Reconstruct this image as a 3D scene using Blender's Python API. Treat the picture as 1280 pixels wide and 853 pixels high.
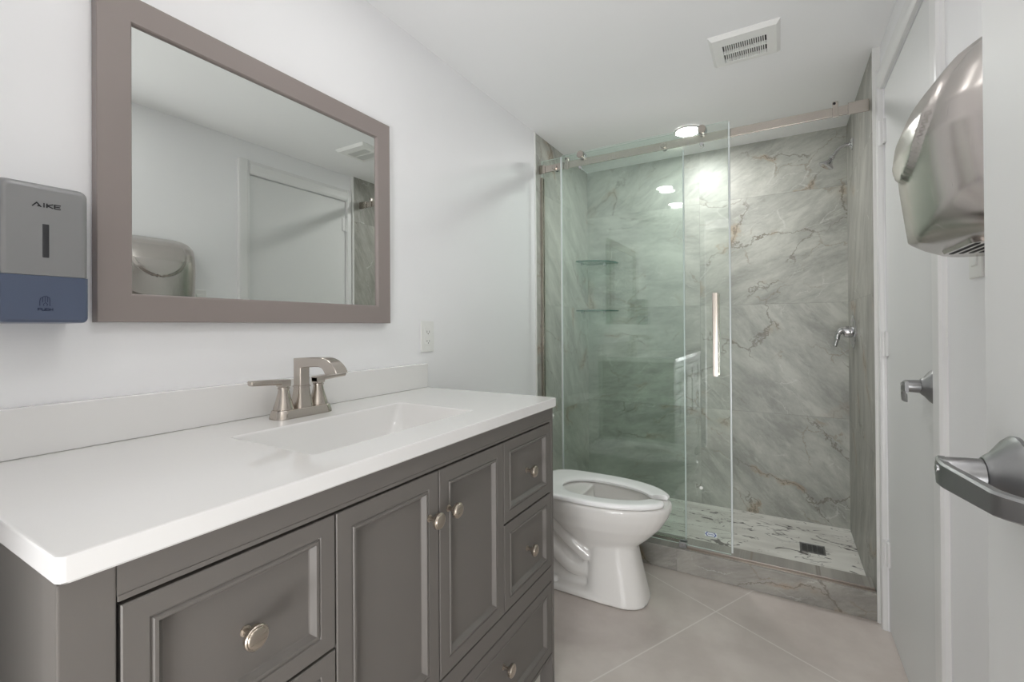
import bpy, bmesh, math, random
from mathutils import Vector, Matrix
random.seed(4)
S = bpy.context.scene
for o in list(bpy.data.objects): bpy.data.objects.remove(o)
PI = math.pi
C = S.collection

# ---------------------------------------------------------------- camera, world, exposure
F_PX = 574.8
cd = bpy.data.cameras.new('camera'); cam = bpy.data.objects.new('camera', cd); C.objects.link(cam); S.camera = cam
cd.sensor_width = 36; cd.sensor_fit = 'HORIZONTAL'; cd.lens = F_PX/1280*36
cd.shift_x = 1.657/1280; cd.shift_y = -20.65/1280
cd.clip_start = 0.02
def cam_axes(yaw, pitch, roll):
    a, b, c = [math.radians(v) for v in (yaw, pitch, roll)]
    f = Vector((-math.sin(a)*math.cos(b), math.cos(a)*math.cos(b), math.sin(b)))
    r = Vector((math.cos(a), math.sin(a), 0)); u = r.cross(f)
    return r*math.cos(c)+u*math.sin(c), -r*math.sin(c)+u*math.cos(c), f
r_, u_, f_ = cam_axes(30.4067, 0.26, -0.3674)
cam.matrix_world = Matrix(((r_.x, u_.x, -f_.x, 1.1869), (r_.y, u_.y, -f_.y, -0.1669), (r_.z, u_.z, -f_.z, 1.1758), (0, 0, 0, 1)))
S.view_settings.view_transform = 'Standard'; S.view_settings.look = 'None'
S.view_settings.gamma = 1; S.view_settings.use_curve_mapping = False
S.view_settings.exposure = 1.02
S.cycles.max_bounces = 16; S.cycles.diffuse_bounces = 10; S.cycles.glossy_bounces = 6; S.cycles.transparent_max_bounces = 16; S.cycles.sample_clamp_indirect = 4
LAMP = 9.0          # strength of the recessed ceiling lamps
FILL_LOW = 35.0  # watts of the added upward fill in the hall, not a window
FILL_TOP = 3.0          # watts of the unseen fill added under the hall ceiling
w = bpy.data.worlds.new('world'); S.world = w; w.use_nodes = True
w.node_tree.nodes['Background'].inputs[0].default_value = (0.9, 0.95, 1, 1)
w.node_tree.nodes['Background'].inputs[1].default_value = 0.5
def area(name, loc, size, sizey, watts, rot=(0, 0, 0), col=(1, .995, .985)):
    l = bpy.data.lights.new(name, 'AREA'); l.shape = 'RECTANGLE'; l.size = size; l.size_y = sizey
    l.energy = watts; l.color = col
    o = bpy.data.objects.new(name, l); C.objects.link(o); o.location = loc; o.rotation_euler = rot
    return o
area('added_fill_top', (1.0, -1.1, 2.36), 1.6, 1.1, FILL_TOP)  # added downward fill behind the camera, not a known fixture
area('added_fill_low', (1.28, -1.75, .85), .80, 1.5, FILL_LOW, (math.radians(116), 0, math.radians(6)), (.97, .985, 1))  # added fill tilted up through the doorway to brighten the bathroom ceiling

# ---------------------------------------------------------------- dimensions (metres)
ZC = 2.27; YS = 2.133; YB = 2.951; XR = 1.509; XD = 1.533; YN = -0.26
H = 0.946; CT = 0.030; W = 1.193; D = 0.56
XF = 0.548

# ---------------------------------------------------------------- materials
def srgb(c):
    if isinstance(c, (int, float)): c = (c, c, c)
    r = []
    for v in c:
        v = v/255
        r.append(v/12.92 if v <= .04045 else ((v+.055)/1.055)**2.4)
    return (r[0], r[1], r[2], 1)
def mat(name, col, rough=.5, metal=0, noise=0, nscale=40, bump=0, coat=0, aniso=0, spec=None, emit=0):
    m = bpy.data.materials.new(name); m.use_nodes = True
    nt = m.node_tree; b = nt.nodes['Principled BSDF']
    b.inputs['Base Color'].default_value = srgb(col); b.inputs['Roughness'].default_value = rough
    b.inputs['Metallic'].default_value = metal
    if coat: b.inputs['Coat Weight'].default_value = coat; b.inputs['Coat Roughness'].default_value = .05
    if spec is not None: b.inputs['Specular IOR Level'].default_value = spec
    if aniso: b.inputs['Anisotropic'].default_value = aniso
    if emit: b.inputs['Emission Color'].default_value = srgb(col); b.inputs['Emission Strength'].default_value = emit
    if noise or bump:
        tc = nt.nodes.new('ShaderNodeTexCoord'); n = nt.nodes.new('ShaderNodeTexNoise')
        n.inputs['Scale'].default_value = nscale; n.inputs['Detail'].default_value = 4
        nt.links.new(tc.outputs['Object'], n.inputs['Vector'])
        if noise:
            mx = nt.nodes.new('ShaderNodeMix'); mx.data_type = 'RGBA'
            c = srgb(col)
            mx.inputs[6].default_value = tuple(v*(1-noise) for v in c[:3])+(1,)
            mx.inputs[7].default_value = tuple(min(1, v*(1+noise)) for v in c[:3])+(1,)
            nt.links.new(n.outputs['Fac'], mx.inputs[0]); nt.links.new(mx.outputs[2], b.inputs['Base Color'])
        if bump:
            bp = nt.nodes.new('ShaderNodeBump'); bp.inputs['Strength'].default_value = bump; bp.inputs['Distance'].default_value = .002
            nt.links.new(n.outputs['Fac'], bp.inputs['Height']); nt.links.new(bp.outputs['Normal'], b.inputs['Normal'])
    return m
def brushed(name, col, rough, axis=(1, 1, 60), metal=1):
    m = mat(name, col, rough, metal)
    nt = m.node_tree; b = nt.nodes['Principled BSDF']
    tc = nt.nodes.new('ShaderNodeTexCoord'); mp = nt.nodes.new('ShaderNodeMapping'); n = nt.nodes.new('ShaderNodeTexNoise')
    mp.inputs['Scale'].default_value = axis; n.inputs['Scale'].default_value = 12; n.inputs['Detail'].default_value = 3
    mr = nt.nodes.new('ShaderNodeMapRange'); mr.inputs[3].default_value = rough*.85; mr.inputs[4].default_value = rough*1.2
    nt.links.new(tc.outputs['Object'], mp.inputs[0]); nt.links.new(mp.outputs[0], n.inputs['Vector'])
    nt.links.new(n.outputs['Fac'], mr.inputs[0]); nt.links.new(mr.outputs[0], b.inputs['Roughness'])
    return m
M = {}
M['wall'] = mat('wall_paint', (242, 242, 244), .55, noise=.012, nscale=6, bump=.05)
M['ceiling'] = mat('ceiling_paint', (246, 246, 247), .8, noise=.01, nscale=5, bump=.04)
M['trim'] = mat('white_gloss_trim', (230, 230, 230), .3)
M['door'] = mat('white_door_paint', (224, 225, 225), .45, noise=.01, nscale=3)
M['vanity'] = mat('grey_cabinet_paint', (106, 102, 98), .5, noise=.02, nscale=8)
M['vanity_gap_shade'] = mat('cabinet_gap_shade', (40, 38, 37), .8)  # near-black so the gaps between the fronts read as shade
M['counter'] = mat('white_cultured_marble', (233, 232, 231), .09, noise=.008, nscale=5, coat=.2)
M['frame'] = mat('taupe_mirror_frame', (145, 135, 132), .42, noise=.015, nscale=10)
M['mirror'] = mat('mirror_glass', (226, 229, 226), .0, 1)
M['nickel'] = brushed('brushed_nickel', (196, 188, 180), .24)
M['knob'] = brushed('brushed_nickel_knob', (190, 180, 168), .28)
M['steel'] = brushed('brushed_stainless', (198, 192, 188), .25, (1, 60, 1))
M['satin_chrome'] = brushed('satin_chrome', (158, 158, 159), .36, (60, 1, 1))
M['chrome'] = mat('chrome', (205, 205, 208), .06, 1)
M['porcelain'] = mat('white_porcelain', (226, 224, 221), .12, coat=.2)
M['seat'] = mat('white_plastic_seat', (246, 246, 246), .22)
M['plastic'] = mat('white_plastic', (236, 236, 234), .35)
M['slot'] = mat('dark_slot', (28, 26, 26), .7)
M['disp'] = mat('silver_grey_plastic', (140, 140, 141), .36, .25, noise=.02, nscale=60)
M['disp_blue'] = mat('blue_smoked_plastic', (82, 92, 114), .28)
M['black_print'] = mat('black_print', (22, 24, 30), .6)
M['navy_print'] = mat('navy_print', (40, 52, 82), .6)
M['window'] = mat('dark_window', (48, 48, 52), .15)
M['sticker_blue'] = mat('blue_sticker', (40, 70, 140), .4)
M['sticker_clear'] = mat('pale_sticker', (214, 222, 224), .4)
M['lamp'] = mat('lamp_diffuser', (255, 254, 251), .5, emit=LAMP)
M['lamp_shower'] = mat('bright_lamp_diffuser', (255, 254, 252), .5, emit=LAMP*12.5)
M['lamp_fill'] = mat('fill_lamp_diffuser', (255, 254, 252), .5, emit=LAMP*3.4)  # glow of the added room fill lamp
M['hall'] = mat('hall_paint', (222, 220, 216), .8)
M['caulk'] = mat('white_caulk', (228, 228, 226), .4)
M['seal'] = mat('clear_vinyl_seal', (214, 220, 220), .2)
M['rust'] = mat('bronze_metal_edge', (160, 152, 145), .3, .9)

def glass_mat(name, tint, rough=0.0):
    m = bpy.data.materials.new(name); m.use_nodes = True; nt = m.node_tree; nt.nodes.clear()
    out = nt.nodes.new('ShaderNodeOutputMaterial'); t = nt.nodes.new('ShaderNodeBsdfTransparent'); g = nt.nodes.new('ShaderNodeBsdfGlossy')
    lw = nt.nodes.new('ShaderNodeLayerWeight'); lw.inputs[0].default_value = .5
    pw = nt.nodes.new('ShaderNodeMath'); pw.operation = 'POWER'; pw.inputs[1].default_value = 5; nt.links.new(lw.outputs['Facing'], pw.inputs[0])
    fr = nt.nodes.new('ShaderNodeMath'); fr.operation = 'MULTIPLY_ADD'; fr.inputs[1].default_value = .93; fr.inputs[2].default_value = .066; nt.links.new(pw.outputs[0], fr.inputs[0]); mx = nt.nodes.new('ShaderNodeMixShader')
    t.inputs[0].default_value = (*tint, 1); g.inputs['Roughness'].default_value = rough
    nt.links.new(fr.outputs[0], mx.inputs[0]); nt.links.new(t.outputs[0], mx.inputs[1]); nt.links.new(g.outputs[0], mx.inputs[2]); nt.links.new(mx.outputs[0], out.inputs[0])
    return m
M['glass'] = glass_mat('clear_greenish_glass', (.968, .997, .982))
M['glass_fixed'] = glass_mat('green_tinted_glass', (.955, .996, .976))
M['glass_shelf'] = glass_mat('green_shelf_glass', (.80, .93, .88))
M['glass_edge'] = mat('polished_glass_edge', (226, 238, 234), .25, spec=.8)
M['shelf_edge'] = mat('green_glass_edge', (52, 96, 84), .15)

def node(nt, t, **kw):
    n = nt.nodes.new(t)
    for k, v in kw.items(): setattr(n, k, v)
    return n
def math_n(nt, op, a, b=None, c=None, clamp=False):
    n = nt.nodes.new('ShaderNodeMath'); n.operation = op; n.use_clamp = clamp
    for i, v in enumerate((a, b, c)):
        if v is None: continue
        if isinstance(v, (int, float)): n.inputs[i].default_value = v
        else: nt.links.new(v, n.inputs[i])
    return n.outputs[0]
def mixc(nt, fac, a, b):
    n = nt.nodes.new('ShaderNodeMix'); n.data_type = 'RGBA'
    for i, v in ((0, fac), (6, a), (7, b)):
        if isinstance(v, (int, float)): n.inputs[i].default_value = v
        elif isinstance(v, tuple): n.inputs[i].default_value = v
        else: nt.links.new(v, n.inputs[i])
    return n.outputs[2]
def maprange(nt, v, a, b, c=0, d=1):
    n = nt.nodes.new('ShaderNodeMapRange'); n.interpolation_type = 'SMOOTHSTEP'
    nt.links.new(v, n.inputs[0])
    for i, k in enumerate((a, b, c, d)): n.inputs[i+1].default_value = k
    return n.outputs[0]

def marble(name, u_axis, u0, du, z0, dz, ang, seed, base=(172, 173, 166), stretch=2.1, spread=.5):
    """Large grey marble-look porcelain tiles: u_axis 0 = x runs along the wall, 1 = y."""
    m = bpy.data.materials.new(name); m.use_nodes = True; nt = m.node_tree; b = nt.nodes['Principled BSDF']
    tc = node(nt, 'ShaderNodeTexCoord'); sp = node(nt, 'ShaderNodeSeparateXYZ'); nt.links.new(tc.outputs['Object'], sp.inputs[0])
    u = sp.outputs[u_axis]; v = sp.outputs[2]
    tu = math_n(nt, 'DIVIDE', math_n(nt, 'SUBTRACT', u, u0), du); tv = math_n(nt, 'DIVIDE', math_n(nt, 'SUBTRACT', v, z0), dz)
    iu = math_n(nt, 'FLOOR', tu); iv = math_n(nt, 'FLOOR', tv)
    cid = node(nt, 'ShaderNodeCombineXYZ'); nt.links.new(iu, cid.inputs[0]); nt.links.new(iv, cid.inputs[1]); cid.inputs[2].default_value = seed
    wn = node(nt, 'ShaderNodeTexWhiteNoise'); wn.noise_dimensions = '3D'; nt.links.new(cid.outputs[0], wn.inputs['Vector'])
    # coordinates inside the wall plane, offset per tile, rotated along the vein direction
    cp = node(nt, 'ShaderNodeCombineXYZ'); nt.links.new(u, cp.inputs[0]); nt.links.new(v, cp.inputs[1]); cp.inputs[2].default_value = seed*3.1
    off = node(nt, 'ShaderNodeVectorMath', operation='SCALE'); nt.links.new(wn.outputs['Color'], off.inputs[0]); off.inputs[3].default_value = 9.0
    add = node(nt, 'ShaderNodeVectorMath', operation='ADD'); nt.links.new(cp.outputs[0], add.inputs[0]); nt.links.new(off.outputs[0], add.inputs[1])
    rot = node(nt, 'ShaderNodeVectorRotate'); rot.rotation_type = 'Z_AXIS'; nt.links.new(add.outputs[0], rot.inputs['Vector'])
    an = math_n(nt, 'ADD', math_n(nt, 'MULTIPLY', wn.outputs['Value'], spread), math.radians(ang)-spread/2); nt.links.new(an, rot.inputs['Angle'])
    mp = node(nt, 'ShaderNodeMapping'); mp.inputs['Scale'].default_value = (1, stretch, 1); nt.links.new(rot.outputs[0], mp.inputs[0])
    P = mp.outputs[0]
    def noise(scale, detail, rough, dist, vec=P, o=0):
        n = node(nt, 'ShaderNodeTexNoise'); n.inputs['Scale'].default_value = scale; n.inputs['Detail'].default_value = detail
        n.inputs['Roughness'].default_value = rough; n.inputs['Distortion'].default_value = dist
        if o:
            a = node(nt, 'ShaderNodeVectorMath', operation='ADD'); a.inputs[1].default_value = (o, o*.7, o*1.3); nt.links.new(vec, a.inputs[0]); vec = a.outputs[0]
        nt.links.new(vec, n.inputs['Vector']); return n.outputs['Fac']
    c = srgb(base); dk = tuple(v*.72 for v in c[:3])+(1,); lt = tuple(min(1, v*1.25) for v in c[:3])+(1,)
    n1 = noise(2.6, 12, .72, .25)
    col = mixc(nt, maprange(nt, n1, .36, .54), dk, c)
    col = mixc(nt, maprange(nt, n1, .50, .66), col, lt)
    # fine brushed streaks
    mp2 = node(nt, 'ShaderNodeMapping'); mp2.inputs['Scale'].default_value = (1, 2.0, 1); nt.links.new(P, mp2.inputs[0])
    n2 = noise(7, 8, .75, .5, vec=mp2.outputs[0], o=5)
    col = mixc(nt, math_n(nt, 'MULTIPLY', maprange(nt, n2, .52, .68), .62), col, lt)
    n3 = noise(6, 8, .75, .3, vec=mp2.outputs[0], o=31)
    col = mixc(nt, math_n(nt, 'MULTIPLY', maprange(nt, n3, .53, .70), .55), col, dk)
    def cracks(scale, width, o, warp, ang2=0.0, sy_=1.7):
        wn_ = node(nt, 'ShaderNodeTexNoise'); wn_.inputs['Scale'].default_value = 3.2; wn_.inputs['Detail'].default_value = 7; wn_.inputs['Roughness'].default_value = .62
        nt.links.new(rot.outputs[0], wn_.inputs['Vector'])
        s_ = node(nt, 'ShaderNodeVectorMath', operation='MULTIPLY_ADD'); nt.links.new(wn_.outputs['Color'], s_.inputs[0]); s_.inputs[1].default_value = (warp, warp, 0); nt.links.new(rot.outputs[0], s_.inputs[2])
        m_ = node(nt, 'ShaderNodeMapping'); m_.inputs['Scale'].default_value = (1, sy_, 1); m_.inputs['Location'].default_value = (o, o*.37, 0); m_.inputs['Rotation'].default_value = (0, 0, ang2); nt.links.new(s_.outputs[0], m_.inputs[0])
        v_ = node(nt, 'ShaderNodeTexVoronoi'); v_.voronoi_dimensions = '2D'; v_.feature = 'DISTANCE_TO_EDGE'; v_.inputs['Scale'].default_value = scale; nt.links.new(m_.outputs[0], v_.inputs['Vector'])
        return maprange(nt, v_.outputs['Distance'], width, width*.15)
    def mask(scale, a, bb, o): return maprange(nt, noise(scale, 2, .5, 0, vec=rot.outputs[0], o=o), a, bb)
    lw = math_n(nt, 'MULTIPLY', cracks(3.4, .020, 3, .25, .5, 2.6), mask(4.5, .50, .60, 3))
    col = mixc(nt, math_n(nt, 'MULTIPLY', lw, .45), col, srgb((212, 212, 208)))
    mk2 = math_n(nt, 'MULTIPLY', cracks(3.1, .030, 7, .38, .3, 1.9), mask(3.4, .53, .62, 41))
    col = mixc(nt, math_n(nt, 'MULTIPLY', mk2, .42), col, srgb((128, 112, 90)))
    mk = mask(2.0, .46, .56, 8)
    ha = math_n(nt, 'MULTIPLY', math_n(nt, 'MULTIPLY', cracks(1.75, .085, 0, .42), mask(4.0, .52, .62, 17)), mk)
    col = mixc(nt, math_n(nt, 'MULTIPLY', ha, .50), col, srgb((160, 136, 106)))
    dv = math_n(nt, 'MULTIPLY', cracks(1.75, .017, 0, .42), mk)
    col = mixc(nt, math_n(nt, 'MULTIPLY', dv, .60), col, srgb((100, 92, 80)))
    # joints
    def joint(t, size):
        fr = math_n(nt, 'FRACT', t); e = math_n(nt, 'MINIMUM', fr, math_n(nt, 'SUBTRACT', 1.0, fr))
        return maprange(nt, math_n(nt, 'MULTIPLY', e, size), .0016, .0006)
    j = math_n(nt, 'MAXIMUM', joint(tu, du), joint(tv, dz))
    col = mixc(nt, math_n(nt, 'MULTIPLY', j, .5), col, srgb((120, 119, 115)))
    nt.links.new(col, b.inputs['Base Color']); b.inputs['Roughness'].default_value = .42
    return m
M['tile_back'] = marble('marble_tile_back', 0, .75-1.2, 1.2, .65-.64, .645, 8, 14, spread=1.7)
M['tile_left'] = marble('marble_tile_left', 1, YS, 1.2, .01, .645, 52, 7, stretch=3.6)
M['tile_right'] = marble('marble_tile_right', 1, YS-.3, 1.2, .01, .645, 80, 11, base=(160, 159, 153), stretch=4)
M['tile_curb'] = marble('marble_tile_curb', 0, .75-1.2, 1.2, -.5, .64, -24, 15, base=(154, 151, 145))

def pan_mat():
    m = bpy.data.materials.new('shower_pan_marble'); m.use_nodes = True; nt = m.node_tree; b = nt.nodes['Principled BSDF']
    tc = node(nt, 'ShaderNodeTexCoord')
    def noise(sc, scale, det, dist, o=0, rot=0):
        mp = node(nt, 'ShaderNodeMapping'); mp.inputs['Scale'].default_value = sc; mp.inputs['Location'].default_value = (o, o, 0); mp.inputs['Rotation'].default_value = (0, 0, rot)
        nt.links.new(tc.outputs['Object'], mp.inputs[0]); n = node(nt, 'ShaderNodeTexNoise'); n.inputs['Scale'].default_value = scale
        n.inputs['Detail'].default_value = det; n.inputs['Distortion'].default_value = dist; nt.links.new(mp.outputs[0], n.inputs['Vector']); return n.outputs['Fac']
    col = mixc(nt, maprange(nt, noise((1, 3, 1), 3, 6, .5), .35, .65), srgb((206, 204, 198)), srgb((228, 227, 222)))
    n = noise((1, 2.6, 1), 7.5, 2, 1.6, 4, .3)
    spot = maprange(nt, n, .642, .668)
    col = mixc(nt, math_n(nt, 'MULTIPLY', spot, .9), col, srgb((72, 68, 66)))
    v = math_n(nt, 'ABSOLUTE', math_n(nt, 'SUBTRACT', noise((1, 2.0, 1), 3.5, 4, 1.5, 9, -.25), .5))
    vm = math_n(nt, 'MULTIPLY', maprange(nt, v, .012, .002), maprange(nt, noise((1, 1, 1), 9, 1, 0, 2), .46, .54))
    col = mixc(nt, math_n(nt, 'MULTIPLY', vm, .8), col, srgb((82, 78, 76)))
    nt.links.new(col, b.inputs['Base Color']); b.inputs['Roughness'].default_value = .35
    return m
M['pan'] = pan_mat()
def floor_mat():
    m = bpy.data.materials.new('greige_porcelain_floor'); m.use_nodes = True; nt = m.node_tree; b = nt.nodes['Principled BSDF']
    tc = node(nt, 'ShaderNodeTexCoord'); sp = node(nt, 'ShaderNodeSeparateXYZ'); nt.links.new(tc.outputs['Object'], sp.inputs[0])
    a = math.radians(27); ca, sa = math.cos(a), math.sin(a)
    u = math_n(nt, 'SUBTRACT', math_n(nt, 'MULTIPLY', sp.outputs[0], ca), math_n(nt, 'MULTIPLY', sp.outputs[1], sa))
    v = math_n(nt, 'ADD', math_n(nt, 'MULTIPLY', sp.outputs[0], sa), math_n(nt, 'MULTIPLY', sp.outputs[1], ca))
    def joint(t, o, s):
        fr = math_n(nt, 'FRACT', math_n(nt, 'DIVIDE', math_n(nt, 'SUBTRACT', t, o), s)); e = math_n(nt, 'MINIMUM', fr, math_n(nt, 'SUBTRACT', 1.0, fr))
        return maprange(nt, math_n(nt, 'MULTIPLY', e, s), .0032, .0018)
    j = math_n(nt, 'MAXIMUM', joint(u, -.012, .9), joint(v, 2.113, .9))
    n = node(nt, 'ShaderNodeTexNoise'); n.inputs['Scale'].default_value = 3.5; n.inputs['Detail'].default_value = 7; n.inputs['Roughness'].default_value = .6
    nt.links.new(tc.outputs['Object'], n.inputs['Vector'])
    col = mixc(nt, maprange(nt, n.outputs['Fac'], .33, .67), srgb((190, 181, 175)), srgb((205, 197, 191)))
    col = mixc(nt, math_n(nt, 'MULTIPLY', j, .8), col, srgb((222, 217, 212)))
    nt.links.new(col, b.inputs['Base Color']); b.inputs['Roughness'].default_value = .36
    return m
M['floor'] = floor_mat()

# ---------------------------------------------------------------- helpers
def obj(name, bm, m, parent=None, smooth=34, mods=None):
    me = bpy.data.meshes.new(name)
    bmesh.ops.recalc_face_normals(bm, faces=bm.faces)
    bm.to_mesh(me); bm.free()
    for x in (m if isinstance(m, (list, tuple)) else [m]): me.materials.append(x)
    if smooth:
        me.shade_smooth(); me.set_sharp_from_angle(angle=math.radians(smooth))
    o = bpy.data.objects.new(name, me); C.objects.link(o)
    if smooth:
        wnm = o.modifiers.new('WeightedNormal', 'WEIGHTED_NORMAL'); wnm.keep_sharp = True; wnm.weight = 90
    if parent is not None:
        o.parent = parent; o.matrix_parent_inverse = parent_world(parent).inverted()
    return o
def parent_world(p):
    mw = Matrix.Translation(p.location)
    q = p.parent
    if q is not None: mw = parent_world(q) @ p.matrix_parent_inverse @ mw
    return mw
def thing(name, label, cat, loc=(0, 0, 0), group=None):
    o = bpy.data.objects.new(name, None); C.objects.link(o); o.location = loc; o.empty_display_size = .05
    o['label'] = label; o['category'] = cat
    if group: o['group'] = group
    return o
def tag(o, label, cat, group=None):
    o['label'] = label; o['category'] = cat
    if group: o['group'] = group
    return o
def struct(name, bm, m, label=None, cat=None, smooth=34):
    o = obj(name, bm, m, None, smooth); o['kind'] = 'structure'
    if label: o['label'] = label
    if cat: o['category'] = cat
    return o
def B(): return bmesh.new()
def merge(bm, t, mi=0):
    for f in t.faces: f.material_index = mi
    me = bpy.data.meshes.new('tmp'); t.to_mesh(me); t.free(); bm.from_mesh(me); bpy.data.meshes.remove(me)
def box(bm, x0, x1, y0, y1, z0, z1, bev=0, seg=2, mi=0):
    t = bmesh.new(); bmesh.ops.create_cube(t, size=1)
    for v in t.verts: v.co = Vector(((x0+x1)/2+v.co.x*(x1-x0), (y0+y1)/2+v.co.y*(y1-y0), (z0+z1)/2+v.co.z*(z1-z0)))
    if bev: bmesh.ops.bevel(t, geom=list(t.edges), offset=bev, segments=seg, affect='EDGES', profile=.5, clamp_overlap=True)
    merge(bm, t, mi); return bm
def loft(bm, rings, cap0=True, cap1=True, closed=True, mi=0):
    t = bmesh.new(); vs = [[t.verts.new(p) for p in r] for r in rings]; n = len(rings[0])
    for a, b in zip(vs[:-1], vs[1:]):
        for i in range(n if closed else n-1):
            t.faces.new((a[i], a[(i+1) % n], b[(i+1) % n], b[i]))
    if cap0: t.faces.new(vs[0][::-1])
    if cap1: t.faces.new(vs[-1])
    merge(bm, t, mi); return bm
def lathe(bm, prof, origin, axis='z', seg=32, mi=0, cap0=True, cap1=True, sx=1, sy=1):
    rings = []
    for r, h in prof:
        ring = []
        for i in range(seg):
            a = 2*PI*i/seg; p, q = r*math.cos(a)*sx, r*math.sin(a)*sy
            v = {'z': (p, q, h), 'x': (h, p, q), 'y': (p, h, q)}[axis]
            ring.append(Vector(origin)+Vector(v))
        rings.append(ring)
    return loft(bm, rings, cap0, cap1, mi=mi)
def tube(bm, pts, rad, seg=16, mi=0, flat=1.0):
    pts = [Vector(p) for p in pts]; n = len(pts)
    if not isinstance(rad, (list, tuple)): rad = [rad]*n
    rings = []; up = None
    for i in range(n):
        d = (pts[min(i+1, n-1)]-pts[max(i-1, 0)]).normalized()
        if up is None:
            up = Vector((0, 0, 1)) if abs(d.z) < .9 else Vector((0, 1, 0))
        s = d.cross(up).normalized(); up = s.cross(d).normalized()
        rings.append([pts[i]+(s*math.cos(2*PI*k/seg)+up*math.sin(2*PI*k/seg)*flat)*rad[i] for k in range(seg)])
    return loft(bm, rings, mi=mi)
def spline(pts, n=6):
    P = [Vector(p) for p in pts]; P = [P[0]*2-P[1]]+P+[P[-1]*2-P[-2]]; out = []
    for i in range(1, len(P)-2):
        for k in range(n):
            t = k/n; a, b, c, d = P[i-1:i+3]
            out.append(.5*((2*b)+(c-a)*t+(2*a-5*b+4*c-d)*t*t+(3*b-a-3*c+d)*t**3))
    out.append(P[-2]); return out
def extrude(bm, pts, axis, a, b, mi=0, bev=0):
    """pts: 2D polygon in the plane across axis"""
    def p3(p, h): return {'x': (h, p[0], p[1]), 'y': (p[0], h, p[1]), 'z': (p[0], p[1], h)}[axis]
    t = bmesh.new()
    loft(t, [[Vector(p3(p, a)) for p in pts], [Vector(p3(p, b)) for p in pts]])
    if bev: bmesh.ops.bevel(t, geom=list(t.edges), offset=bev, segments=2, affect='EDGES', clamp_overlap=True)
    merge(bm, t, mi); return bm
def rrect(x0, x1, y0, y1, r, z, n=6, plane='z'):
    out = []
    for cx, cy, a0 in ((x1-r, y1-r, 0), (x0+r, y1-r, PI/2), (x0+r, y0+r, PI), (x1-r, y0+r, 1.5*PI)):
        for k in range(n+1):
            a = a0+PI/2*k/n; p, q = cx+r*math.cos(a), cy+r*math.sin(a)
            out.append(Vector({'z': (p, q, z), 'x': (z, p, q), 'y': (p, z, q)}[plane]))
    return out

# ---------------------------------------------------------------- the room
struct('floor', box(B(), -.6, 2.4, -1.8, 3.05, -.05, 0), M['floor'], 'greige large-format porcelain tile floor laid at an angle', 'floor', smooth=0)
struct('ceiling', box(B(), -.1, 1.7, YN-.1, 3.05, ZC, ZC+.05), M['ceiling'], 'flat white painted ceiling', 'ceiling', smooth=0)
struct('wall_left', box(B(), -.1, 0, YN-.1, YS+.006, 0, ZC), M['wall'], 'white painted wall behind the vanity', 'wall', smooth=0)
struct('wall_left_shower', box(B(), -.1, 0, YS+.006, YB+.1, 0, ZC), M['tile_left'], 'grey marble tiled left wall of the shower', 'wall', smooth=0)
struct('wall_back', box(B(), 0, XR, YB, YB+.1, 0, ZC), M['tile_back'], 'grey marble tiled back wall of the shower', 'wall', smooth=0)
struct('wall_right_shower', box(B(), XR, XR+.1, YS, YB+.1, 0, ZC), M['tile_right'], 'grey marble tiled right wall of the shower', 'wall', smooth=0)
b = B(); DY0, DY1, DZ = 1.383, 2.082, 2.082
box(b, XD, XD+.1, YN-.1, DY0, 0, ZC); box(b, XD, XD+.1, DY1, YS, 0, ZC); box(b, XD, XD+.1, DY0, DY1, DZ, ZC)
struct('wall_right', b, M['wall'], 'white painted wall with the far door', 'wall', smooth=0)
b = B(); box(b, 0, .56, YN-.1, YN, 0, ZC); box(b, 1.46, XD, YN-.1, YN, 0, ZC); box(b, .56, 1.46, YN-.1, YN, 2.20, ZC)
struct('wall_near', b, M['wall'], 'white wall with the entrance doorway', 'wall', smooth=0)
b = B(); box(b, -.6, 2.4, -1.9, -1.8, 0, 2.4); box(b, -.7, -.6, -1.9, YN-.1, 0, 2.4); box(b, 2.4, 2.5, -1.9, YN-.1, 0, 2.4)
box(b, -.6, -.1, YN-.1, YN, 0, 2.4); box(b, 1.7, 2.4, YN-.1, YN, 0, 2.4); box(b, -.1, 1.7, YN-.1, YN, ZC+.05, 2.4)
struct('wall_hall', b, M['hall'], 'pale hall walls outside the bathroom door', 'wall', smooth=0)
struct('ceiling_hall', box(B(), -.6, 2.4, -1.9, YN, 2.4, 2.45), M['ceiling'], smooth=0)
# shower curb and caulk strips
b = box(B(), .0005, XR-.0005, YS, YS+.147, 0, .108, .002)
struct('trim_1', b, M['tile_curb'], 'grey marble tiled curb across the shower opening', 'curb', smooth=0)
struct('trim_2', box(B(), 0, .006, YS-.006, YS+.006, 0, ZC-.001), M['caulk'], 'thin white caulk strip at the left edge of the shower tile', 'trim', smooth=0)
struct('trim_3', box(B(), XR-.002, XD, YS-.008, YS, 0, ZC-.001), M['caulk'], 'white edge strip where shower tile meets door casing', 'trim', smooth=0)
# door casing around the far door (profiled boards)
def casing(y0, y1, z0, z1, horiz=False):
    pr = [(0, 0), (0, .010), (.006, .016), (.02, .018), (.05, .018), (.056, .012), (.066, .010), (.069, .008), (.069, 0)]
    bm = B()
    if not horiz:
        s = 1 if y1 > y0 else -1
        extrude(bm, [(XD-d, y0+s*u*abs(y1-y0)/.069) for u, d in pr], 'z', z0, z1)
    else:
        extrude(bm, [(XD-d, z0+u*(z1-z0)/.069) for u, d in pr], 'y', y0, y1)
    return bm
struct('trim_4', casing(1.314, 1.383, 0, 2.162), M['trim'], 'white casing at the handle side of the far door', 'trim')
struct('trim_5', casing(2.082, 2.124, 0, 2.162), M['trim'], 'white casing beside the shower tile', 'trim')
struct('trim_6', casing(1.383, 2.082, 2.082, 2.162, True), M['trim'], 'white casing over the far door', 'trim')

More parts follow.
